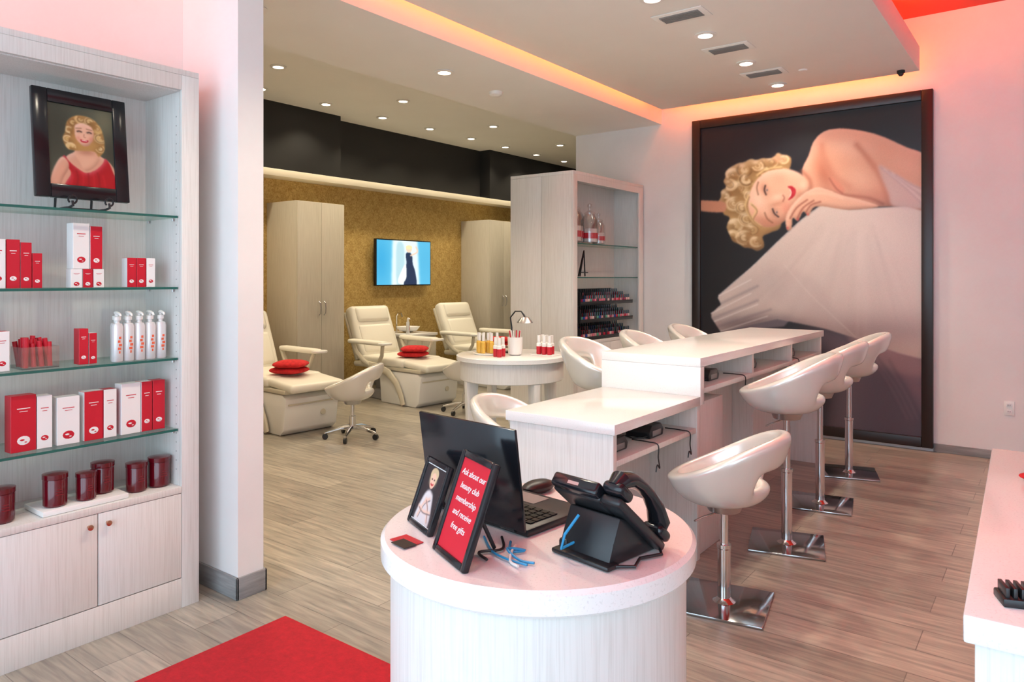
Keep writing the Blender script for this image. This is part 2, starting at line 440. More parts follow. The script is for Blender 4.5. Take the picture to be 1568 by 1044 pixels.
# gown
GP = [(1258,314),(1300,321),(1360,317),(1430,314),(1430,554),(1375,540),(1320,520),(1265,503),(1190,488),(1150,496),(1104,508),(1089,486),(1089,480),(1104,466),(1099,456),(1101,452),(1152,408),(1190,371),(1228,336)]
A.poly([(1089,478),(1160,448),(1230,470),(1200,500),(1104,510)], (120,108,116), 1.4, .8, smooth=False)
G = A.poly(GP, (208,190,182), 1.2, smooth=False)
A.blob(1350,360,90,60,(224,208,200),.8,clip=G)
A.blob(1390,440,50,90,(216,196,188),.6,clip=G)
A.blob(1330,508,140,28,(160,136,134),.85,clip=G)
A.blob(1160,498,70,16,(104,92,100),.85,clip=G)
A.blob(1165,440,40,30,(188,172,168),.6,-.7,clip=G)
A.poly([(1185,410),(1250,430),(1290,500),(1320,525),(1250,500),(1200,470),(1175,440)], (188,170,166), 6, .5, clip=G)
rg = random.Random(5)
for k in range(26):
    t_ = k/25; x2 = 1095+320*t_; y2 = 505+45*max(0,(t_-.35)) - 18*(t_ < .15)
    x1 = 1240+110*t_; y1 = 345+30*rg.random()
    A.stroke([(x1,y1),((x1+x2)/2+8*rg.uniform(-1,1),(y1+y2)/2+6),(x2,y2)], rg.uniform(3,7), rg.choice([(230,216,210),(174,156,152),(190,172,168)]), .08, clip=G)
for (xa, ya, xb, yb) in [(1101,453,1150,428),(1089,480,1150,449),(1094,492,1160,466),(1104,507,1175,484)]:
    A.stroke([(xa,ya),((xa+xb)/2,(ya+yb)/2),(xb,yb)], 1.1, (240,234,232), .5)
for (xa, ya, xb, yb) in [(1103,465,1160,438),(1092,487,1160,460),(1100,500,1180,474)]:
    A.stroke([(xa,ya),((xa+xb)/2,(ya+yb)/2),(xb,yb)], 2.4, (118,106,114), .35, clip=G)
A.stroke([(1310,516),(1240,450),(1200,404)], 1.2, (226,214,208), .25)
A.stroke([(1258,314),(1228,336),(1190,371),(1152,408),(1125,431),(1101,452)], 1.2, (238,230,226), .5)
A.relief(G, 14, .3)
# shoulder and arms
SK = (216,160,134)
S_ = A.poly([(1228,262),(1238,238),(1247,215),(1265,200),(1295,197),(1340,205),(1385,224),(1425,246),(1425,318),(1385,316),(1345,316),(1300,320),(1262,314),(1244,300),(1236,284)], SK, 1.0)
A.blob(1300,222,48,20,(240,200,176),.9,.2,clip=S_)
A.blob(1385,250,38,20,(230,182,156),.8,.45,clip=S_)
A.blob(1262,266,12,26,(176,104,80),.75,-.3,clip=S_)
A.blob(1340,300,60,14,(196,134,110),.6,.1,clip=S_)
A.stroke([(1312,222),(1330,244),(1350,275),(1362,312)], 5.5, (186,118,94), .6, clip=S_)
A.stroke([(1258,222),(1262,245),(1275,268),(1300,285)], 6.0, (196,128,104), .5, clip=S_)
A.stroke([(1262,290),(1290,298),(1330,303),(1352,312)], 2.8, (158,90,72), .6, clip=S_)
A.blob(1318,272,25,18,(234,190,166),.6,.6,clip=S_)
A.relief(S_, 9, .8)
A.poly([(1345,254),(1365,262),(1395,280),(1425,296),(1425,318),(1370,316),(1360,295)], (206,188,188), 2.5, .75)
for k in range(5): A.stroke([(1348+k*6,256+k*3),(1382+k*4,284),(1411,312-k*6)], 1.5, (228,216,218) if k % 2 else (174,150,156), .35)
A.poly([(1270,272),(1281,276),(1293,290),(1288,297),(1276,288)], (212,136,112), 1.8, .8)
A.stroke([(1270,273),(1280,288),(1290,296)], 1.6, (150,84,68), .6)
# hair
Hm = A.poly([(1212,246),(1206,238),(1198,237),(1191,234),(1184,241),(1176,243),(1168,242),(1158,245),(1150,243),(1140,248),(1130,250),(1124,253),(1117,257),(1111,264),(1111,271),(1108,278),(1112,286),(1104,293),(1104,301),(1100,311),(1106,320),(1108,328),(1117,333),(1114,342),(1113,350),(1118,360),(1122,369),(1132,374),(1140,379),(1150,380),(1160,384),(1169,379),(1170,372),(1168,362),(1180,356),(1196,345),(1190,300),(1205,270)], (182,146,96), 1.4)
CL = [(1122,268,12),(1140,260,12),(1160,254,11),(1182,248,10),(1112,300,11),(1124,312,13),(1132,288,13),(1126,345,12),(1140,364,13),(1158,370,11),(1144,335,13),(1152,352,11),(1200,244,8),(1143,275,12),(1137,318,11),(1122,360,9),(1118,283,10),(1170,262,9),(1150,300,10)]
curls(A, CL, [(110,76,42),(166,124,76),(220,194,146),(246,228,192)], Hm, 1.3, 8, 11, .5)
for (x, y, r) in CL: A.blob(x-r*.3, y-r*.5, r*.45, r*.3, (255,244,216), .45, clip=Hm)
A.relief(Hm, 8, .9)
# face (axis from brow lower-left to chin upper-right)
Fm = A.poly([(1146,318),(1148,298),(1156,279),(1172,264),(1192,258),(1212,260),(1229,268),(1239,280),(1238,294),(1227,306),(1216,322),(1202,338),(1184,347),(1166,346),(1152,335)], (226,176,150), 1.5)
A.relief(Fm, 9, .9)
A.blob(1160,305,12,20,(244,206,184),.8,-.46,clip=Fm)
A.blob(1190,302,9,5,(250,214,192),.6,-.3,clip=Fm)
A.blob(1190,312,12,3.5,(196,134,108),.5,-.25,clip=Fm)
A.blob(1176,340,22,8,(190,122,96),.6,.3,clip=Fm); A.blob(1212,322,14,6,(190,122,96),.5,-1,clip=Fm)
A.blob(1204,318,9,10,(226,140,120),.5,clip=Fm); A.blob(1194,273,11,8,(232,152,130),.5,clip=Fm)
A.blob(1230,284,7,7,(244,204,180),.7,clip=Fm); A.blob(1223,299,5,7,(200,134,110),.5,clip=Fm)
A.blob(1171,290,6,9,(176,118,96),.6,-.46,clip=Fm); A.blob(1186,326,6,9,(176,118,96),.6,-.46,clip=Fm)
A.stroke([(1161,279),(1159,288),(1161,298)], 1.3, (120,76,54), .65)
A.stroke([(1171,326),(1175,335),(1183,341)], 1.3, (120,76,54), .6)
A.stroke([(1172,284),(1170.5,291),(1173,298)], 1.2, (48,30,30), .9)
A.stroke([(1183,320),(1186,327),(1192,332)], 1.2, (48,30,30), .9)
A.blob(1174,291,1.2,2.6,(206,194,190),.6); A.blob(1188.5,325,1.2,2.6,(206,194,190),.6)
A.blob(1174.5,291,1.1,1.4,(50,50,70),.8); A.blob(1189.5,325,1.1,1.4,(50,50,70),.8)
A.stroke([(1199,299),(1201,303),(1199,308)], 1.2, (160,88,72), .65)
LP = A.poly([(1206,286),(1210,289),(1212,294),(1211,300),(1207,306),(1212,304),(1217.5,298),(1218,290),(1212,285)], (180,26,42), .8)
A.blob(1215.5,294,1.4,3.5,(214,70,80),.6)
A.stroke([(1209.5,290),(1211.8,295),(1209,301)], .7, (246,234,230), .75)
A.stroke([(1228,262),(1240,276),(1242,294)], 3.5, (160,92,70), .5)
for q in [[(1150,312),(1158,322),(1152,336),(1164,346)],[(1160,268),(1168,262),(1180,258),(1196,256)],[(1146,300),(1142,316),(1150,334)]]: A.stroke(q, 2.2, (222,194,142), .8); A.stroke([(a_+1.5,b_+1.5) for a_, b_ in q], 1.2, (136,94,56), .5)
A.blob(1192,243,7,5,(216,158,130),.8)
# hand and forearm
Pm = A.poly([(1205,352),(1203,334),(1210,318),(1222,304),(1236,293),(1252,287),(1270,291),(1290,299),(1318,306),(1345,316),(1300,321),(1262,316),(1246,318),(1238,330),(1230,324),(1222,338),(1214,334),(1212,350)], (226,176,150), 1)
A.relief(Pm, 5, .8)
for q in [[(1210,334),(1220,318),(1236,306)],[(1221,334),(1230,318),(1246,307)],[(1234,325),(1242,314),(1256,309)]]: A.stroke(q, 1.5, (150,84,66), .7)
A.stroke([(1206,336),(1212,320),(1226,303)], 1.2, (244,206,184), .6)
A.stroke([(1240,297),(1262,296),(1290,303)], 2.4, (240,200,176), .5)
for q in [(1206,349),(1222,336),(1237,328)]: A.blob(q[0],q[1],1.6,2.2,(200,60,64),.7)
A.poly([(1070,308),(1090,307),(1108,309),(1112,316),(1106,325),(1070,322)], (192,136,110), 1.5)
A.soften(np.ones(A.X.shape), .9)
grain = np.random.RandomState(2).normal(0, .010, A.X.shape)[..., None]; A.img = A.img*(1+grain)
mur = B()
for lo, hi in [((-2.94,6.90,.03),(-2.855,6.948,3.02)), ((-.915,6.90,.03),(-.83,6.948,3.02)), ((-2.855,6.90,2.935),(-.915,6.948,3.02)), ((-2.855,6.90,.03),(-.915,6.948,.115))]:
    mur.box(lo, hi, M_frame, .006)
mur.box((-2.86,6.938,.10), (-.91,6.946,2.94), M_frame)
mo = mur.obj('framed_wall_mural')
art_object('mural_print', A, W, H, Matrix.Translation(((mx0+mx1)/2, 6.93, mz0)), parent=mo)

# ---- portrait in small black frame on the shelf
nx, ny = 180, 240
gx, gy = np.meshgrid(np.linspace(72,172,nx), np.linspace(292,156,ny))
A = Art(gx, gy, (74,80,66)); A.blob(85,200,26,60,(44,50,40),.8); A.blob(158,176,18,30,(120,118,90),.7); A.blob(165,230,14,30,(50,54,44),.8)
B1 = A.poly([(98,244),(108,236),(120,230),(140,230),(152,238),(164,246),(172,262),(172,296),(80,296),(88,262)], (204,150,124), 1.2); A.relief(B1, 8, .8)
D = A.poly([(95,242),(102,252),(114,262),(126,268),(140,262),(152,250),(158,240),(167,258),(172,296),(98,296),(104,270),(92,252)], (166,12,24), 1.2); A.relief(D, 7, 1.0)
for k in range(7): A.stroke([(104+8*k,258+4*abs(3-k)),(106+8*k,278),(102+9*k,294)], 1.8, (110,4,12) if k % 2 else (206,40,50), .35, clip=D)
B2 = A.poly([(110,236),(118,252),(126,265),(142,254),(148,238),(138,226),(118,226)], (216,164,136), 1.6); A.relief(B2, 6, .6)
B3 = A.poly([(90,246),(99,250),(101,262),(92,280),(86,296),(72,296),(78,268)], (208,152,126), 1.4); A.relief(B3, 5, .9)
A.blob(128,232,14,6,(160,100,76),.6,clip=B2)
h2 = A.poly([(98,202),(101,186),(112,174),(128,171),(144,177),(153,190),(157,208),(156,226),(147,238),(140,230),(112,232),(100,230),(94,214)], (176,132,74), 1.6)
curls(A, [(104,198,8),(110,185,9),(122,178,9),(136,179,9),(147,190,9),(151,206,9),(150,224,8),(101,214,8),(105,226,7)], [(106,68,32),(168,122,68),(224,190,124),(246,222,172)], h2, 1.3, 6, 7, .5)
F2 = A.poly([(112,196),(114,188),(125,184),(137,188),(141,198),(139,210),(133,220),(126,223),(119,219),(113,210)], (228,176,148), 1.6); A.relief(F2, 6, .8)
A.blob(117,210,4,4,(214,130,108),.5); A.blob(136,210,4,4,(214,130,108),.5); A.blob(118,199,4.5,2.5,(170,116,92),.5); A.blob(134,199,4.5,2.5,(170,116,92),.5)
A.stroke([(116,199),(119,198),(122,199)],1.1,(50,32,28),.85); A.stroke([(131,199),(134,198),(137,199)],1.1,(50,32,28),.85)
A.stroke([(114,194),(122,193)],.9,(110,72,48),.55); A.stroke([(130,193),(138,194)],.9,(110,72,48),.55)
A.stroke([(126,203),(125.5,207),(128,208)],.9,(176,110,88),.6)
A.poly([(120,212),(126,213),(132,212),(130,216),(122,216)],(176,22,36),.8); A.stroke([(122.5,213.6),(129.5,213.6)],.7,(250,244,236),.9)
A.soften(np.ones(A.X.shape), .9)
PA = A

def framed(name, w, h, fw, lean=8, stand=.0, t=.025):
    """frame standing on its own foot; front faces local -Y, bottom at z=0"""
    e = bpy.data.objects.new(name, None); scene.collection.objects.link(e)
    M = TR((0,0,stand), rx=rad(-lean))
    b = B()
    b.box((-w/2,0,0),(-w/2+fw,t,h), M_blackgl, .004, M=M); b.box((w/2-fw,0,0),(w/2,t,h), M_blackgl, .004, M=M)
    b.box((-w/2+fw,0,h-fw),(w/2-fw,t,h), M_blackgl, .004, M=M); b.box((-w/2+fw,0,0),(w/2-fw,t,fw), M_blackgl, .004, M=M)
    b.box((-w/2+.005,t*.5,.005),(w/2-.005,t*.8,h-.005), M_blackpl, M=M)
    o = b.obj('frame_body', parent=e)
    return e, M

pe, PM = framed('framed_portrait', .36, .44, .055, lean=6, stand=.045)
b = B()   # wire easel stand
for s in (-.07,.07):
    b.tube([(s,-.05,.03),(s,-.055,.012),(s,-.02,.006),(s,.03,.006),(s,.11,.006),(s,.10,.10),(s,.075,.2)], .005, M_blackpl, 8)
    b.tube([(s+.016*math.cos(a),-.05,.035+.016*math.sin(a)) for a in np.linspace(-1.5,4,12)], .004, M_blackpl, 6)
b.tube([(-.07,.03,.006),(.07,.03,.006)], .004, M_blackpl, 6); b.tube([(-.07,.075,.2),(.07,.075,.2)], .004, M_blackpl, 6)
b.obj('easel', parent=pe)
a = art_object('portrait_print', PA, .255, .335, PM @ Matrix.Translation((0,.008,.0525))); a.parent = pe
pe.location = (-3.17,1.315,1.7245); pe.rotation_euler = (0,0,rad(91))

# ------------------------------------------------------------------ left display shelf unit
b = B(); x0, x1, y0, y1 = -3.412, -3.075, .20, 1.75
b.box((x0,y0+.02,0),(x0+.015,y1-.02,2.34), M_lam)
for (a_, c_) in ((y0,y0+.08),(y1-.08,y1)):
    b.box((x1-.02,a_,0),(x1,c_,2.3395), M_lam, .001)
b.box((x0,y0,0),(x1-.0205,y0+.02,2.3395), M_lam); b.box((x0,y1-.08,.0),(x1-.0205,y1-.06,2.3395), M_lam)
b.box((x0,y1-.02,0),(x1-.0205,y1,2.3395), M_lam)
b.box((x0,y0,2.34),(x1,y1,2.365), M_lam, .002); b.box((x1-.02,y0+.0805,2.275),(x1,y1-.0805,2.3395), M_lam, .001)
b.box((x0+.016,y0+.021,2.27),(x1-.021,y1-.081,2.29), M_lam)
b.box((x0+.016,y0+.021,.505),(x1+.002,y1-.081,.533), M_lam, .002)
b.box((x1-.02,y0+.0805,0),(x1,y1-.0805,.13), M_lam, .001)
dw = (y1-y0-.16)/4
for k in range(4):
    ya = y0+.08+k*dw
    b.box((x1-.018,ya+.002,.134),(x1,ya+dw-.002,.503), M_lam, .0015)
    ky = ya+(dw-.035 if k % 2 == 0 else .035)
    b.lathe([(0,0),(.006,0),(.006,.012),(.011,.016),(.011,.02),(0,.022)], M_copper, seg=14, M=TR((x1,ky,.46), ry=rad(90)))
for z in (1.72,1.407,1.095,.782):
    b.box((x0+.017,y0+.022,z-.008),(x1-.032,y1-.084,z+.002), M_glass)
    b.box((x1-.032,y0+.022,z-.008),(x1-.026,y1-.084,z+.002), M_glassedge)
    for xx in (x0+.06,x1-.06): b.cyl((xx,y1-.088,z-.02), .006, .011, M_steel, 10)
for k in range(40): b.box((x1-.048,y1-.0808,.60+k*.04),(x1-.043,y1-.0800,.605+k*.04), M_vent)
b.obj('display_shelf_unit')

def carton(name, y, z, w, d, h, front, side, logo=True, xf=-3.16):
    b = B(); 
    t = bmesh.new(); bmesh.ops.create_cube(t, size=1, matrix=Matrix.Translation((-d/2,0,h/2)) @ Matrix.Diagonal((d,w,h,1)))
    kf, ks = b.mi(front), b.mi(side)
    for f in t.faces:
        n = f.normal; f.material_index = kf if abs(n.x) > .5 else ks
    bmesh.ops.bevel(t, geom=list(t.edges), offset=.0012, segments=1, affect='EDGES')
    b._merge(t, None)
    opp = M_white if front is M_red else M_red
    if logo:
        b.box((0,-w*.26,h*.76),(.0006,w*.26,h*.775), opp); b.box((0,-w*.16,h*.71),(.0006,w*.16,h*.72), opp)
        b.ell((.0002,0,h*.2), (.0008,w*.26,w*.20), opp, seg=12)
        b.ell((.0004,-w*.05,h*.2+.002), (.0010,w*.12,w*.05), front, seg=10); b.ell((.0004,w*.08,h*.2-w*.08), (.0010,w*.07,w*.03), front, seg=10)
    return b.obj(name, (xf, y, z), rad(random.uniform(-4,4)))
R_, W_ = M_red, M_white
def row(y, z, items, **k):
    for (w, h, f, s) in items:
        carton('cosmetic_box', y+w/2, z, w-.003, .055, h, f, s, **k); y += w
G2 = .0025
row(.98, 1.407+G2, [(.052,.185,W_,R_),(.047,.185,R_,R_),(.040,.175,R_,W_),(.036,.135,R_,R_)])
row(1.255, 1.407+G2, [(.045,.075,W_,W_),(.040,.075,R_,W_),(.045,.075,W_,R_)])
row(1.262, 1.483+G2, [(.066,.185,W_,W_),(.050,.175,R_,W_)])
row(1.475, 1.407+G2, [(.040,.125,R_,W_),(.042,.125,R_,R_),(.040,.125,W_,R_)])
row(.95, 1.095+G2, [(.045,.15,R_,W_),(.05,.15,W_,R_)])
row(1.285, 1.095+G2, [(.038,.145,R_,R_),(.034,.125,R_,W_)])
row(.86, .782+G2, [(.07,.18,R_,W_),(.07,.18,R_,R_)])
row(1.045, .782+G2, [(.09,.215,R_,R_),(.055,.205,W_,W_)])
row(1.205, .782+G2, [(.085,.19,W_,W_)])
row(1.305, .782+G2, [(.075,.20,R_,W_),(.055,.20,W_,R_)])
row(1.45, .782+G2, [(.085,.215,W_,W_),(.05,.215,R_,W_),(.055,.215,R_,R_)])
row(.30, 1.407+G2, [(.05,.18,W_,R_)]*3); row(.55, 1.095+G2, [(.05,.18,R_,W_)]*4); row(.35, .782+G2, [(.07,.2,R_,W_)]*3)
# acrylic box of red tubes
b = B()
for lo, hi in [((-.11,0,0),(0,.13,.004)), ((-.002,0,0),(0,.13,.085)), ((-.11,0,0),(-.108,.13,.085)), ((-.11,0,0),(0,.002,.085)), ((-.11,.128,0),(0,.13,.085))]: b.box(lo, hi, M_clear)
for k in range(16):
    xx = -.02-.022*(k % 4); yy = .02+.028*(k//4)
    b.cyl((0,0,0), .009, .09+.03*random.random(), M_red, 10, M=TR((xx,yy,.006), rx=rad(random.uniform(-10,10)), ry=rad(random.uniform(-8,8))))
b.obj('acrylic_tube_display', (-3.15,1.08,1.095+G2))
# pump bottles
M_pump = mat('silver_white_bottle', (.72,.72,.73), .25, metal=.2)
b = B(); b.lathe([(0,0),(.021,0),(.023,.004),(.023,.145),(.019,.158),(.009,.162)], M_pump, seg=20)
b.lathe([(.009,.162),(.009,.172),(.014,.173),(.014,.188),(.005,.19),(.005,.20),(0,.20)], M_whitepl, seg=20)
b.tube([(-.006,0,.202),(.006,0,.203),(.026,0,.198),(.032,0,.19)], [.007,.007,.005,.004], M_whitepl, 8)
for k in range(5): b.box((.0222,-.003-.004*(k%2),.035+k*.015),(.0236,.003+.003*(k%3),.045+k*.015), M_orange)
pm = b.mesh('pump_bottle')
for k in range(5):
    put(pm, 'pump_bottle', (-3.16, 1.435+k*.046, 1.095+G2), 0)
    if k < 4: put(pm, 'pump_bottle', (-3.215, 1.455+k*.046, 1.095+G2), 0)
# candles
b = B(); b.lathe([(0,0),(.038,0),(.043,.006),(.044,.10),(.042,.104),(.046,.105),(.046,.122),(.02,.126),(0,.126)], M_candle, seg=28)
for k in range(3): b.box((.0435,-.014+.002*k,.045+.01*k),(.0447,.014-.002*k,.048+.01*k), M_candlelab)
cm = b.mesh('jar_candle')
for (y, dx, s, dz) in [(.93,0,1,0),(1.02,.0,1,0),(.83,0,1,0),(1.195,.02,.98,.022),(1.305,.03,.85,.022),(1.39,-.02,.98,.022),(1.52,0,.95,0),(1.618,0,1,0)]:
    o = put(cm, 'jar_candle', (-3.17+dx, y, .534+dz)); o.scale = (s,s,s*1.05)
b = B(); b.box((-.1,0,0),(.08,.32,.021), M_whitepl, .003); b.obj('display_riser', (-3.17,1.13,.534))

# ------------------------------------------------------------------ rug
b = B(); b.box((-2.63,-.1,0.0005),(-1.27,1.886,.012), M_rug, .004); b.obj('red_area_rug')

# ------------------------------------------------------------------ round reception desk
b = B(); cx, cy = -.89, 1.271
b.lathe([(0,.02),(.30,.02),(.31,.03),(.31,.875),(0,.875)], M_lam, seg=96)
b.lathe([(0,0),(.285,0),(.285,.02),(0,.02)], M_base, seg=64)
b.lathe([(0,.873),(.324,.873),(.330,.879),(.330,.912),(.322,.92),(0,.92)], M_quartz, seg=96)
b.obj('round_reception_desk', (cx, cy, 0))
ZD = .921
# laptop
b = B(); w = .30
b.box((-w/2,0,0),(w/2,.205,.016), M_blackpl, .004)
for i in range(13):
    for j in range(5): b.box((-w/2+.018+i*.0205,.03+j*.018,.016),(-w/2+.035+i*.0205,.045+j*.018,.0185), M_blackgl)
b.box((-.045,.135,.016),(.045,.19,.0168), M_vent)
LM = TR((0,-.001,.012), rx=rad(8))
b.box((-w/2,-.008,0),(w/2,0,.216), M_blackgl, .003, M=LM); b.box((-w/2+.01,0,.012),(w/2-.01,.0008,.208), mat('laptop_screen',(.02,.03,.05),.1), M=LM)
b.box((-.03,-.0085,.03),(.03,-.0078,.036), M_steel, M=LM)
for s in (-.1,.1): b.tube([(s-.02,-.002,.012),(s+.02,-.002,.012)], .007, M_blackpl, 10)
lap = b.obj('laptop', (-1.01,1.212,ZD), rad(-6.5))
def text(body, size, M, m, parent, align='CENTER', ext=.0003, shear=0):
    c = bpy.data.curves.new('lettering', 'FONT'); c.body = body; c.size = size; c.extrude = ext; c.align_x = align; c.shear = shear
    o = bpy.data.objects.new('lettering', c); scene.collection.objects.link(o); c.materials.append(m)
    o.parent = parent; o.matrix_local = M; return o

# two little leaning frames
def desk_frame(name, loc, w, h, rz, red):
    e, M = framed(name, w, h, .014 if red else .012, lean=20, t=.014)
    b = B(); b.box((-w/2+.012,.004,.012),(w/2-.012,.0055,h-.012), M_red if red else M_white, M=M)
    b.tube([tuple(M @ Vector((0,.014,h*.6))), (0,h*.34+.035,0.005)], .004, M_blackpl, 6); b.obj('insert', parent=e)
    if red:
        for i, s in enumerate(['Ask about our','beauty club','membership','and receive','free gifts']):
            text(s, .017, M @ TR((0,.0035,h*.78-i*.025), rx=rad(90)), M_white, e, shear=.3)
    e.location = loc; e.rotation_euler = (0,0,rz); return e, M
desk_frame('table_sign_frame', (-.915,1.008,ZD), .143, .20, rad(-24), True)
pf, PM2 = desk_frame('small_photo_frame', (-1.082,1.100,ZD), .122, .145, rad(-24), False)
gx, gy = np.meshgrid(np.linspace(0,100,80), np.linspace(120,0,96)); A = Art(gx, gy, (40,36,40))
q1 = A.poly([(15,125),(26,70),(42,52),(60,52),(76,66),(88,125)], (204,196,196), 2); A.relief(q1, 8, .9)
A.blob(50,16,20,14,(206,180,140),.95,hard=True); A.blob(50,30,14,17,(228,180,156),1,hard=True); A.blob(36,26,6,12,(214,190,150),.9); A.blob(64,26,6,12,(214,190,150),.9)
for q in [[(26,110),(40,80),(62,66)],[(76,110),(62,84),(44,70)],[(20,90),(44,96),(80,92)]]: A.stroke(q, 4, (226,180,158), .8); A.stroke([(a_+4,b_+3) for a_, b_ in q], 1.5, (70,60,64), .6)
A.stroke([(44,37),(50,39),(56,37)],1.8,(176,24,36)); A.stroke([(42,27),(46,27)],1.4,(40,30,30)); A.stroke([(54,27),(58,27)],1.4,(40,30,30))
a = art_object('photo_print', A, .096, .118, PM2 @ Matrix.Translation((0,.0035,.0135))); a.parent = pf
b = B(); b.box((-.03,-.02,0),(.03,.02,.0015), M_red); b.box((-.01,-.03,.0016),(.035,.0,.003), M_frame); b.obj('business_cards', (-1.045,1.035,ZD), rad(-10))
# office phone seen from behind: wedge body, upright display deck, handset on the right
b = B()
b.prism([(-.095,.0),(.115,.0),(.118,.014),(.06,.035),(-.02,.095),(-.05,.105),(-.075,.05)], -.075, .085, M_blackpl, 'x', .005)
b.box((-.08,-.115,0),(.10,-.07,.012), M_blackpl, .005); b.box((-.08,-.09,0),(-.05,.06,.03), M_blackpl, .008)
PB = TR((0,-.075,.158), rx=rad(-40))
b.box((-.105,0,-.018),(.05,.225,.006), M_blackpl, .009, 3, M=PB)
b.box((-.100,-.022,-.014),(.048,.085,.020), M_blackgl, .008, 3, M=PB)
b.box((-.082,.004,.020),(.032,.07,.0212), M_vent, M=PB)
b.box((-.045,-.0225,-.003),(-.01,-.0218,.005), M_steel, M=PB)
for i in range(4):
    for j in range(5): b.box((-.078+i*.028,.10+j*.021,.006),(-.058+i*.028,.113+j*.021,.011), M_blackgl, .002, M=PB)
b.box((.052,-.005,-.018),(.112,.225,.004), M_blackpl, .008, 3, M=PB)
HS = [(.083,-.012,.020),(.083,.0,.045),(.083,.03,.064),(.083,.075,.074),(.083,.12,.074),(.083,.165,.064),(.083,.20,.044),(.083,.215,.018)]
b.tube(HS, [.014,.022,.019,.015,.015,.019,.023,.014], M_blackgl, 16, M=PB, flat=1.35)
b.box((.052,-.022,.006),(.114,.038,.034), M_blackgl, .013, 4, M=PB); b.box((.052,.178,.006),(.114,.234,.034), M_blackgl, .013, 4, M=PB)
b.tube([(.085,.10,.012),(.125,.06,.006),(.105,.0,.006),(.128,-.05,.006),(.09,-.09,.006)], .004, M_blackpl, 8)
b.tube([(-.03,-.07,.03),(-.04,-.12,.02),(-.02,-.13,.06),(-.01,-.09,.10)], .0035, M_cyan, 8)
o = b.obj('desk_telephone', (-.705,1.240,ZD), rad(-10)); o.scale = (.78,.78,.80)
b = B(); b.ell((0,0,.012),(.03,.05,.016), M_blackpl, seg=18); b.cyl((0,0,0),.022,.01,M_blackpl,18); b.obj('computer_mouse', (-1.03,1.475,ZD), rad(-10))
def wig(b, pts, r, m):
    P = [Vector(p) for p in pts]; Q = []
    for i in range(len(P)-1):
        p0, p1, p2, p3 = P[max(i-1,0)], P[i], P[i+1], P[min(i+2,len(P)-1)]
        for k in range(6):
            t = k/6; Q.append(.5*((2*p1)+(-p0+p2)*t+(2*p0-5*p1+4*p2-p3)*t*t+(-p0+3*p1-3*p2+p3)*t**3))
    Q.append(P[-1]); b.tube([tuple(q) for q in Q], r, m, 8)
b = B()
wig(b, [(-.87,1.15,.004),(-.84,1.11,.004),(-.82,1.13,.004),(-.84,1.10,.012),(-.80,1.085,.004),(-.77,1.09,.004)], .0026, M_cyan)
wig(b, [(-.93,1.14,.004),(-.87,1.09,.004),(-.82,1.075,.004),(-.775,1.075,.004)], .0024, M_cyan)
wig(b, [(-.90,1.16,.004),(-.86,1.11,.004),(-.885,1.07,.004),(-.85,1.05,.004)], .0028, M_blackpl)
wig(b, [(-.85,1.14,.004),(-.83,1.10,.008),(-.81,1.07,.004),(-.785,1.06,.004)], .0026, M_whitepl)
b.obj('desk_cables', (0,0,ZD))

# ------------------------------------------------------------------ long nail bar
b = B()
b.box((-2.035,2.65,.795),(-1.465,3.549,.84), M_quartz, .003)
b.box((-2.02,2.665,0),(-1.48,2.695,.7945), M_lam, .001)
b.box((-1.78,2.696,0),(-1.74,3.529,.7945), M_lam)
b.box((-2.02,2.696,.655),(-1.48,3.529,.68), M_lam, .001)
b.box((-2.02,3.53,0),(-1.475,3.569,.7945), M_lam, .001)
b.box((-2.045,3.55,.796),(-1.465,3.60,.9895), M_quartz, .001)
b.box((-2.045,3.55,.99),(-1.465,6.0,1.037), M_quartz, .003)
b.box((-2.03,3.601,.845),(-1.48,5.949,.872), M_lam, .001)
b.box((-1.78,3.95,0),(-1.74,5.949,.9895), M_lam)
for y in (4.38,5.18): b.box((-2.03,y,.8725),(-1.48,y+.03,.9895), M_lam)
b.box((-2.03,5.95,0),(-1.48,5.985,.9895), M_lam)
b.box((-2.02,3.57,0),(-1.50,3.95,.7945), M_lam, .001)
b.box((-1.739,4.75,0),(-1.6,4.78,.8445), M_lam)
bar = b.obj('nail_bar_counter')
def nail_lamp(x, y, z, rz=0):
    b = B()
    b.prism([(-.07,0),(.07,0),(.08,.03),(.05,.062),(-.05,.062),(-.08,.03)], -.06, .07, M_blackpl, 'y', .006)
    b.box((-.045,.06,.008),(.045,.072,.035), M_vent, .003)
    b.tube([(.05,.06,.02),(.10,.05,.01),(.12,.0,.006),(.09,-.05,.006),(.13,-.09,.006)], .004, M_blackpl, 8)
    b.obj('nail_curing_lamp', (x,y,z), rz)
for y in (2.85,3.22): nail_lamp(-1.62, y, .6805, rad(-90))
for y in (3.95,4.6,5.45): nail_lamp(-1.62, y, .8725, rad(-90))
for (y, z) in ((3.06,.66),(3.42,.655),(4.22,.85),(5.32,.85)):
    b = B()
    wig(b, [(-1.60,y,.03),(-1.52,y,.03),(-1.472,y+.01,.02),(-1.470,y+.01,-.04),(-1.470,y+.025,-.09),(-1.470,y+.0,-.07),(-1.470,y-.015,-.10)], .003, M_blackpl)
    b.obj('hanging_cable', (0,0,z), parent=bar)

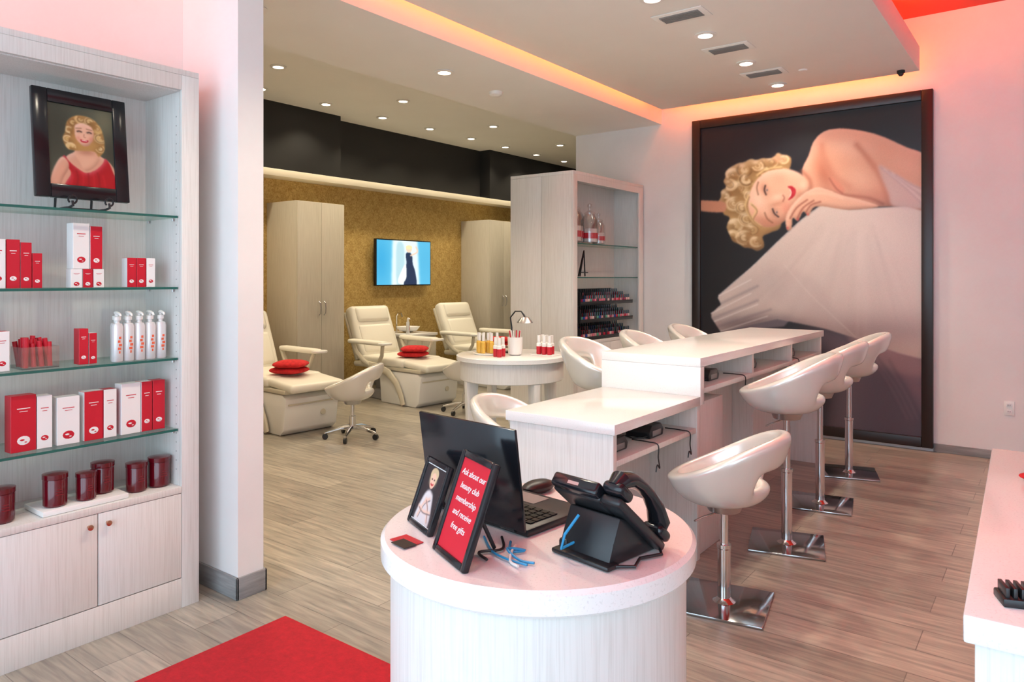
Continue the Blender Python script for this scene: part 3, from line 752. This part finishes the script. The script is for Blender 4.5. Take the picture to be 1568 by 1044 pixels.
# ------------------------------------------------------------------ bucket stools
def shell_mesh():
    me = bpy.data.meshes.new('shell'); bm = bmesh.new(); N = 32
    rs = [0,.08,.145,.180,.205,.222,.230]; fs = [0,0,.05,.24,.52,.82,1.0]
    rings = []
    for r, f in zip(rs, fs):
        if r == 0: rings.append([bm.verts.new((0,0,0))]); continue
        ring = []
        for k in range(N):
            th = 2*PI*k/N; t = (1-math.cos(th))/2; t2 = t*t*(3-2*t)
            rim = .095+.215*(t*.6+t2*.4)
            ring.append(bm.verts.new((r*math.cos(th)*1.0-.035*f*t, r*math.sin(th), f*rim)))
        rings.append(ring)
    for j in range(len(rings)-1):
        a, c = rings[j], rings[j+1]
        for k in range(N):
            q = (k+1) % N
            if j == 0: bm.faces.new((a[0], c[k], c[q])); continue
            if j == 3 and 12 <= k <= 19: continue
            bm.faces.new((a[k], c[k], c[q], a[q]))
    bmesh.ops.recalc_face_normals(bm, faces=bm.faces)
    bm.to_mesh(me); bm.free()
    o = bpy.data.objects.new('shelltmp', me); scene.collection.objects.link(o)
    s = o.modifiers.new('s', 'SOLIDIFY'); s.thickness = .055; s.offset = 0
    s = o.modifiers.new('ss', 'SUBSURF'); s.levels = 2; s.render_levels = 2
    dg = bpy.context.evaluated_depsgraph_get(); dg.update()
    out = bpy.data.meshes.new_from_object(o.evaluated_get(dg)); bpy.data.objects.remove(o); return out
SH = shell_mesh()
def seat(b, z, m=M_pearl):
    b.add_mesh(SH, m, Matrix.Translation((0,0,z+.03)))
    b.ell((.015,0,z+.075),(.165,.17,.045), m, .85, 28)
    b.cyl((0,0,z-.03), .07, .035, M_steel, 20, r2=.085)
def bar_stool(h):
    b = B()
    b.box((-.19,-.19,.0005),(.19,.19,.012), M_plate, .003)
    b.lathe([(0,.012),(.05,.012),(.035,.022),(.028,.03),(.028,h*.55),(.031,h*.55+.004),(.031,h*.55+.02),(.018,h*.55+.022),(.018,h-.02),(0,h-.02)], M_chrome, seg=24)
    b.tube([(.02,.02,h-.035),(.08,.09,h-.05),(.10,.13,h-.055)], .005, M_chrome, 8)
    seat(b, h); return b.mesh('bucket_stool')
lowm, highm = bar_stool(.445), bar_stool(.715)
put(lowm, 'bucket_stool', (-1.19,3.15,0), rad(190))
for (x, y, r) in [(-1.18,4.05,195),(-1.22,4.90,190),(-1.24,5.80,196)]: put(highm, 'bucket_stool', (x,y,0), rad(r))
put(lowm, 'bucket_stool', (-2.40,3.25,0), rad(5))
for (x, y, r) in [(-2.40,4.15,0),(-2.40,4.98,4),(-2.40,5.83,-3)]: put(highm, 'bucket_stool', (x,y,0), rad(r))
def rolling_stool():
    b = B(); h = .34
    for k in range(5):
        a = 2*PI*k/5+.3; c, s = math.cos(a), math.sin(a)
        b.tube([(0,0,.10),(.10*c,.10*s,.095),(.24*c,.24*s,.06)], [.022,.018,.012], M_chrome, 10)
        b.cyl((0,0,-.012), .026, .024, M_blackpl, 16, M=TR((.24*c,.24*s,.027), rx=rad(90), rz=a))
        b.cyl((.24*c,.24*s,.04), .01, .025, M_chrome, 10)
    b.lathe([(0,.08),(.03,.08),(.03,.2),(.018,.205),(.018,h),(0,h)], M_chrome, seg=20)
    seat(b, h, M_pearl); return b.mesh('rolling_stool')
rm = rolling_stool()
put(rm, 'rolling_stool', (-5.10,4.37,0), rad(215)); put(rm, 'rolling_stool', (-5.10,5.93,0), rad(190))

# ------------------------------------------------------------------ tall shelf unit by the mural wall
b = B(); x0, x1, y0, y1, T = -4.2, -3.49, 5.55, 6.93, 2.42
b.box((x0,y0,0),(-3.845,y0+.03,T-.0305), M_lam, .002); b.box((-3.84,y0,0),(x1-.021,y0+.03,T-.0305), M_lam, .001)
b.box((-3.86,y0+.031,0),(-3.82,y1-.031,T-.0305), M_lam); b.box((x0,y0+.031,0),(x0+.02,y1-.031,T-.0305), M_lam)
b.box((x0,y1-.03,0),(x1-.021,y1,T-.0305), M_lam); b.box((x0,y0,T-.03),(x1,y1,T), M_lam, .002)
b.box((x1-.02,y0,0),(x1,y0+.07,T-.0305), M_lam, .001); b.box((x1-.02,y1-.09,0),(x1,y1,T-.0305), M_lam, .001); b.box((x1-.02,y0+.0705,T-.09),(x1,y1-.0905,T-.0305), M_lam)
b.box((-3.819,y0+.031,.83),(x1,y1-.031,.86), M_lam, .001)
for k in range(2): b.box((x1-.018,y0+.072+k*.61,.10),(x1,y0+.678+k*.61,.828), M_lam, .0015)
b.box((x1-.02,y0+.0705,0),(x1-.005,y1-.0905,.098), M_lam)
for z in (1.77,1.456):
    b.box((-3.819,y0+.031,z-.01),(x1-.03,y1-.031,z), M_glass); b.box((x1-.03,y0+.031,z-.01),(x1-.024,y1-.031,z), M_glassedge)
b.obj('tall_display_cabinet')
b = B()
b.lathe([(0,0),(.06,0),(.075,.01),(.08,.06),(.08,.22),(.05,.27),(.05,.275),(.047,.275),(.047,.268),(.076,.218),(.076,.02),(0,.012)], M_clear, seg=28)
b.lathe([(0,.276),(.055,.276),(.055,.285),(.03,.30),(.012,.31),(.012,.33),(.024,.345),(.022,.365),(0,.38)], M_clear, seg=24)
b.cyl((0,0,.02), .07, .12, M_white, 24); b.cyl((0,0,.05), .0765, .05, M_red, 24)
jm = b.mesh('apothecary_jar')
for (x, y, s) in [(-3.62,5.74,1.15),(-3.60,6.02,1.05),(-3.70,5.90,1.2),(-3.62,6.22,.85)]: o = put(jm, 'apothecary_jar', (x,y,1.771)); o.scale = (s,s,s)
b = B(); b.tube([(0,-.07,.0),(0,0,.24),(0,.02,.0)], .007, M_blackpl, 8); b.tube([(0,.0,.24),(-.08,.03,.0)], .007, M_blackpl, 8); b.box((-.002,-.08,.03),(.01,.06,.04), M_blackpl); b.obj('black_easel', (-3.58,5.88,1.463))
polish = [mat('polish_%d'%i, c, .2) for i, c in enumerate([(.5,.01,.03),(.3,.01,.05),(.7,.15,.2),(.02,.05,.25),(.6,.3,.3),(.05,.02,.02),(.1,.3,.2),(.75,.5,.45)])]
b = B()
for t_ in range(3):
    z = t_*.165
    b.box((-.27,0,z),(.0,1.02,z+.02), M_blackpl, .003); b.box((-.27,0,z),(-.255,1.02,z+.15), M_blackpl)
    b.box((-.27,-.008,z),(0,.0,z+.12), M_blackpl)
    b.box((-.003,0,z+.02),(0,1.02,z+.035), M_blackpl)
    for rrow in range(3):
        zz = z+.02+rrow*.028
        if rrow: b.box((-.25,0.001,z+.0205),(-.02-.07*rrow,1.019,zz+.0001), M_blackpl)
        for k in range(24):
            m_ = random.choice(polish); yy = .03+k*.042; xq = -.04-.07*rrow
            b.cyl((xq,yy,zz+.001), .015, .036, m_, 8); b.cyl((xq,yy,zz+.037), .008, .034, M_blackgl, 8)
b.obj('nail_polish_rack', (-3.515,5.72,.861))

# ------------------------------------------------------------------ round product table
b = B()
b.lathe([(0,.81),(.42,.81),(.435,.815),(.435,.845),(.425,.85),(0,.85)], M_quartz, seg=64)
b.lathe([(.0,.66),(.40,.66),(.405,.665),(.405,.81),(0,.81)], M_lam, seg=64)
for k in range(4):
    a = PI/4+k*PI/2+.35; M = TR((.36*math.cos(a),.36*math.sin(a),0), rz=a)
    b.prism([(-.06,.66),(.04,.66),(.03,.4),(.02,0),(-.045,0),(-.04,.4)], -.025, .025, M_lam, 'y', .003, M=M)
b.lathe([(0,.16),(.30,.16),(.305,.165),(.305,.19),(0,.19)], M_lam, seg=48)
b.obj('round_display_table', (-3.43,4.55,0))
b = B(); ZT = .8505
b.lathe([(0,0),(.11,0),(.12,.008),(.118,.010),(0,.006)], M_whitepl, seg=32)
b.obj('round_tray', (-3.58,4.44,ZT))
b = B(); b.lathe([(0,0),(.014,0),(.016,.004),(.016,.07),(.008,.08),(0,.08)], M_amber, seg=14); b.cyl((0,0,.08), .01, .05, M_whitepl, 12); ym = b.mesh('cuticle_oil_bottle')
b = B(); b.lathe([(0,0),(.016,0),(.018,.004),(.018,.045)], M_red, seg=14); b.lathe([(.018,.045),(.018,.06),(.01,.068),(0,.068)], M_whitepl, seg=14); b.cyl((0,0,.068), .012, .04, M_whitepl, 12); om = b.mesh('lotion_bottle')
for (dx, dy) in [(-.08,-.02),(-.045,-.05),(-.045,.0),(0,-.06),(0,.0),(.05,-.02),(-.02,.05),(.05,.05)]: o = put(ym, 'cuticle_oil_bottle', (-3.58+dx,4.44+dy,ZT+.0105)); o.scale = (1.15,1.15,1.2)
for k, (x, y) in enumerate([(-3.41,4.32),(-3.38,4.37),(-3.44,4.38),(-3.36,4.30),(-3.22,4.62),(-3.17,4.62),(-3.19,4.68),(-3.14,4.68),(-3.24,4.70),(-3.12,4.62)]):
    o = put(om, 'lotion_bottle', (x,y,ZT+(.007 if k > 3 else .001))); o.scale = (1.1,1.1,1.35)
b = B(); b.box((-.11,-.08,0),(.11,.08,.006), M_whitepl, .002); b.obj('rectangular_tray', (-3.18,4.66,ZT))
b = B(); b.lathe([(0,0),(.035,0),(.055,.01),(.06,.14),(.057,.14),(.052,.012),(0,.008)], M_whitepl, seg=24)
for k in range(6):
    a = k; b.tube([(.02*math.cos(a),.02*math.sin(a),.02),(.045*math.cos(a),.045*math.sin(a),.19)], .005, M_whitepl if k % 2 else M_red, 6)
b.obj('nail_file_cup', (-3.36,4.50,ZT))
b = B(); b.cyl((0,0,0), .06, .012, M_blackpl, 24, bev=.003)
b.tube([(.0,.0,.01),(0,0,.2),(-.01,0,.28),(.03,0,.33),(.08,0,.33),(.11,0,.29)], [.008,.007,.006,.006,.006,.008], M_blackpl, 10)
b.lathe([(0,.05),(.03,.045),(.06,.01),(.065,-.0),(.06,0),(0,.04)], M_steel, c=(.11,0,.24), seg=24)
b.obj('table_magnifier_lamp', (-3.50,4.64,ZT), rad(20))

# ------------------------------------------------------------------ cabinets on the gold wall
def wardrobe(y0, name='tall_storage_cabinet'):
    b = B(); w = .66
    b.box((-.285,0,.08),(.264,w,2.31), M_lam2, .002); b.box((-.285,.01,0),(.24,w-.01,.08), M_base)
    b.box((.265,.002,.09),(.285,w/2-.0015,2.305), M_lam2, .002); b.box((.265,w/2+.0015,.09),(.285,w-.002,2.305), M_lam2, .002)
    for s in (-.035,.035):
        yy = w/2+s; b.tube([(.285,yy,1.02),(.31,yy,1.04),(.318,yy,1.10),(.31,yy,1.16),(.285,yy,1.18)], .006, M_steel, 8)
    b.obj(name, (-7.012,y0,0))
wardrobe(4.98); wardrobe(8.39)
b = B(); b.box((-.3,-.27,.05),(.269,.27,.68), M_lam2, .002); b.box((-.3,-.28,.68),(.3,.28,.715), M_quartz, .003); b.box((.27,-.265,.06),(.285,-.002,.67), M_lam2, .002); b.box((.27,.002,.06),(.285,.265,.67), M_lam2, .002)
b.box((-.3,-.26,0),(.25,.26,.05), M_base)
b.lathe([(0,.0),(.02,0),(.12,.03),(.16,.08),(.155,.08),(.1,.035),(0,.01)], M_whitepl, c=(.02,0,.715), seg=28)
b.tube([(-.2,0,.715),(-.2,0,.93),(-.17,0,.97),(-.11,0,.965),(-.09,0,.92)], .012, M_chrome, 10)
vo = b.mesh('vanity_cabinet'); put(vo, 'vanity_cabinet', (-6.98,6.92,0))
for (x,y) in [(-6.74,6.70),(-6.80,6.76)]: put(pm, 'pump_bottle', (x,y,.7165), rad(20))

# ------------------------------------------------------------------ television
b = B(); b.box((0,0,0),(.045,1.05,.63), M_blackgl, .006); b.box((-.06,.3,.15),(0,.75,.48), M_blackpl, .005); tvm = b.obj('wall_television', (-7.24,6.56,1.34))
nx, ny = 160, 96
gx, gy = np.meshgrid(np.linspace(569,651,nx), np.linspace(437,367,ny)); A = Art(gx, gy, (92,186,222))
A.blob(575,400,14,40,(50,160,210),.8); A.blob(645,400,16,40,(80,175,215),.8)
A.poly([(592,360),(630,360),(634,445),(590,445)], (220,236,240), 3, 1, smooth=False)
A.poly([(598,375),(608,372),(610,400),(606,434),(598,434)], (178,212,220), 2)
A.poly([(612,388),(618,385),(622,392),(623,404),(627,418),(628,440),(610,440),(611,418),(613,402)], (30,48,78), 1)
A.blob(617,380,4.5,5.5,(232,206,180),1,hard=True); A.blob(617,377,5,3.5,(236,222,170),1,hard=True)
A.poly([(611,405),(600,430),(606,436),(613,425)], (240,240,236), 1); A.stroke([(620,390),(630,384),(628,376)],1.4,(232,200,176))
a = art_object('tv_screen', A, 1.02, .60, TR((-7.193,7.085,1.355), rz=rad(90)), emis=1.15, parent=None); a.parent = tvm; a.matrix_parent_inverse = Matrix.Translation((7.24,-6.56,-1.34))

# ------------------------------------------------------------------ pedicure chairs
def ped_chair_mesh():
    b = B()
    b.prism([(-.05,.0),(.56,.0),(.62,.05),(.66,.34),(.60,.38),(.0,.38),(-.08,.30)], -.29, .29, M_whitepl, 'y', .018)
    b.box((.630,-.26,.28),(.660,.26,.295), M_beige, .002); b.cyl((0,0,0), .028, .012, M_beige, 16, M=TR((.634,.12,.18), ry=rad(84)))
    b.box((-.55,-.2,0),(-.09,.2,.12), M_vent, .02); b.box((-.35,-.14,.1),(-.09,.14,.41), M_vent, .02)
    for s in (-.325,.325):
        b.tube([(x,s,z) for x, z in [(-.50,.42),(-.3,.43),(-.05,.41),(.14,.36),(.28,.25),(.36,.12),(.40,.02)]], [.03,.038,.045,.045,.04,.036,.03], M_beige, 12, flat=.7)
    b.box((-.46,-.31,.42),(.36,.31,.52), M_cream, .04, 4)
    b.box((.0,-.29,0),(.42,.29,.08), M_cream, .035, 4, M=TR((.34,0,.435), ry=rad(5)))
    b.box((-.44,-.30,.385),(.66,.30,.425), M_beige, .01)
    BM = TR((-.42,0,.47), ry=rad(-24))
    b.box((-.09,-.30,.0),(.05,.30,.68), M_cream, .05, 4, M=BM)
    b.box((-.02,-.25,.06),(.07,.25,.42), M_cream, .035, 3, M=BM); b.box((-.02,-.24,.46),(.08,.24,.65), M_cream, .035, 3, M=BM)
    b.box((-.11,-.31,.02),(-.07,.31,.64), M_beige, .015, M=BM)
    for s in (-1,1):
        b.box((-.50,s*.39-.055,.67),(.16,s*.39+.055,.72), M_cream, .022, 3)
        b.cyl((.17,s*.40,.685), .08, .022, M_whitepl, 24, bev=.004)
        b.tube([(-.48,s*.37,.67),(-.42,s*.37,.57),(-.30,s*.35,.47),(-.2,s*.33,.42)], .026, M_beige, 10)
        b.tube([(.10,s*.38,.67),(.06,s*.36,.55),(-.05,s*.34,.43)], .022, M_beige, 10)
    return b.mesh('pedicure_chair')
pc = ped_chair_mesh()
CH = [(-6.22,4.34,-4,.30),(-6.24,6.12,-5,.22),(-6.25,7.74,-4,.20)]
for (x, y, r, q) in CH: put(pc, 'pedicure_chair', (x,y,0), rad(r))
b = B(); b.ell((0,0,.04),(.17,.15,.04), M_redfab, .55, 28); b.ell((.02,-.02,.10),(.16,.145,.04), M_redfab, .55, 28, M=TR(rz=.3)); pil = b.mesh('red_cushions')
for (x, y, r, q) in CH: put(pil, 'red_cushions', (x+q,y-.05,.522), rad(20))

# ------------------------------------------------------------------ right hand counter
b = B()
b.box((-.0,0,.875),(.62,1.36,.92), M_quartz, .004); b.box((.015,.015,.0),(.60,1.345,.875), M_lam, .002)
b.obj('side_counter', (-.12,1.34,0), rad(1.9))
b = B(); b.box((-.05,-.02,0),(.06,.03,.014), M_blackpl, .003)
for k in range(9): b.box((-.045+.011*k,-.015,.014),(-.039+.011*k,.025,.03), M_blackpl, .001)
b.obj('hair_comb_rack', (-.03,1.44,.9205), rad(20))
b = B(); b.ell((0,0,.010),(.045,.03,.010), M_redfab, .8, 20); b.ell((.03,.02,.02),(.03,.025,.010), M_redfab, .8, 16); b.obj('red_gift_bow', (-.04,2.33,.9215), rad(30))
b = B(); b.box((-.035,-.006,-.057),(.035,0,.057), M_whitepl, .003)
for z in (-.025,.025): b.box((-.017,-.008,z-.014),(.017,-.005,z+.014), M_white, .003); b.box((-.008,-.0085,z-.006),(-.005,-.007,z+.006), M_black); b.box((.005,-.0085,z-.006),(.008,-.007,z+.006), M_black)
b.obj('wall_outlet', (-.31,6.949,.416))
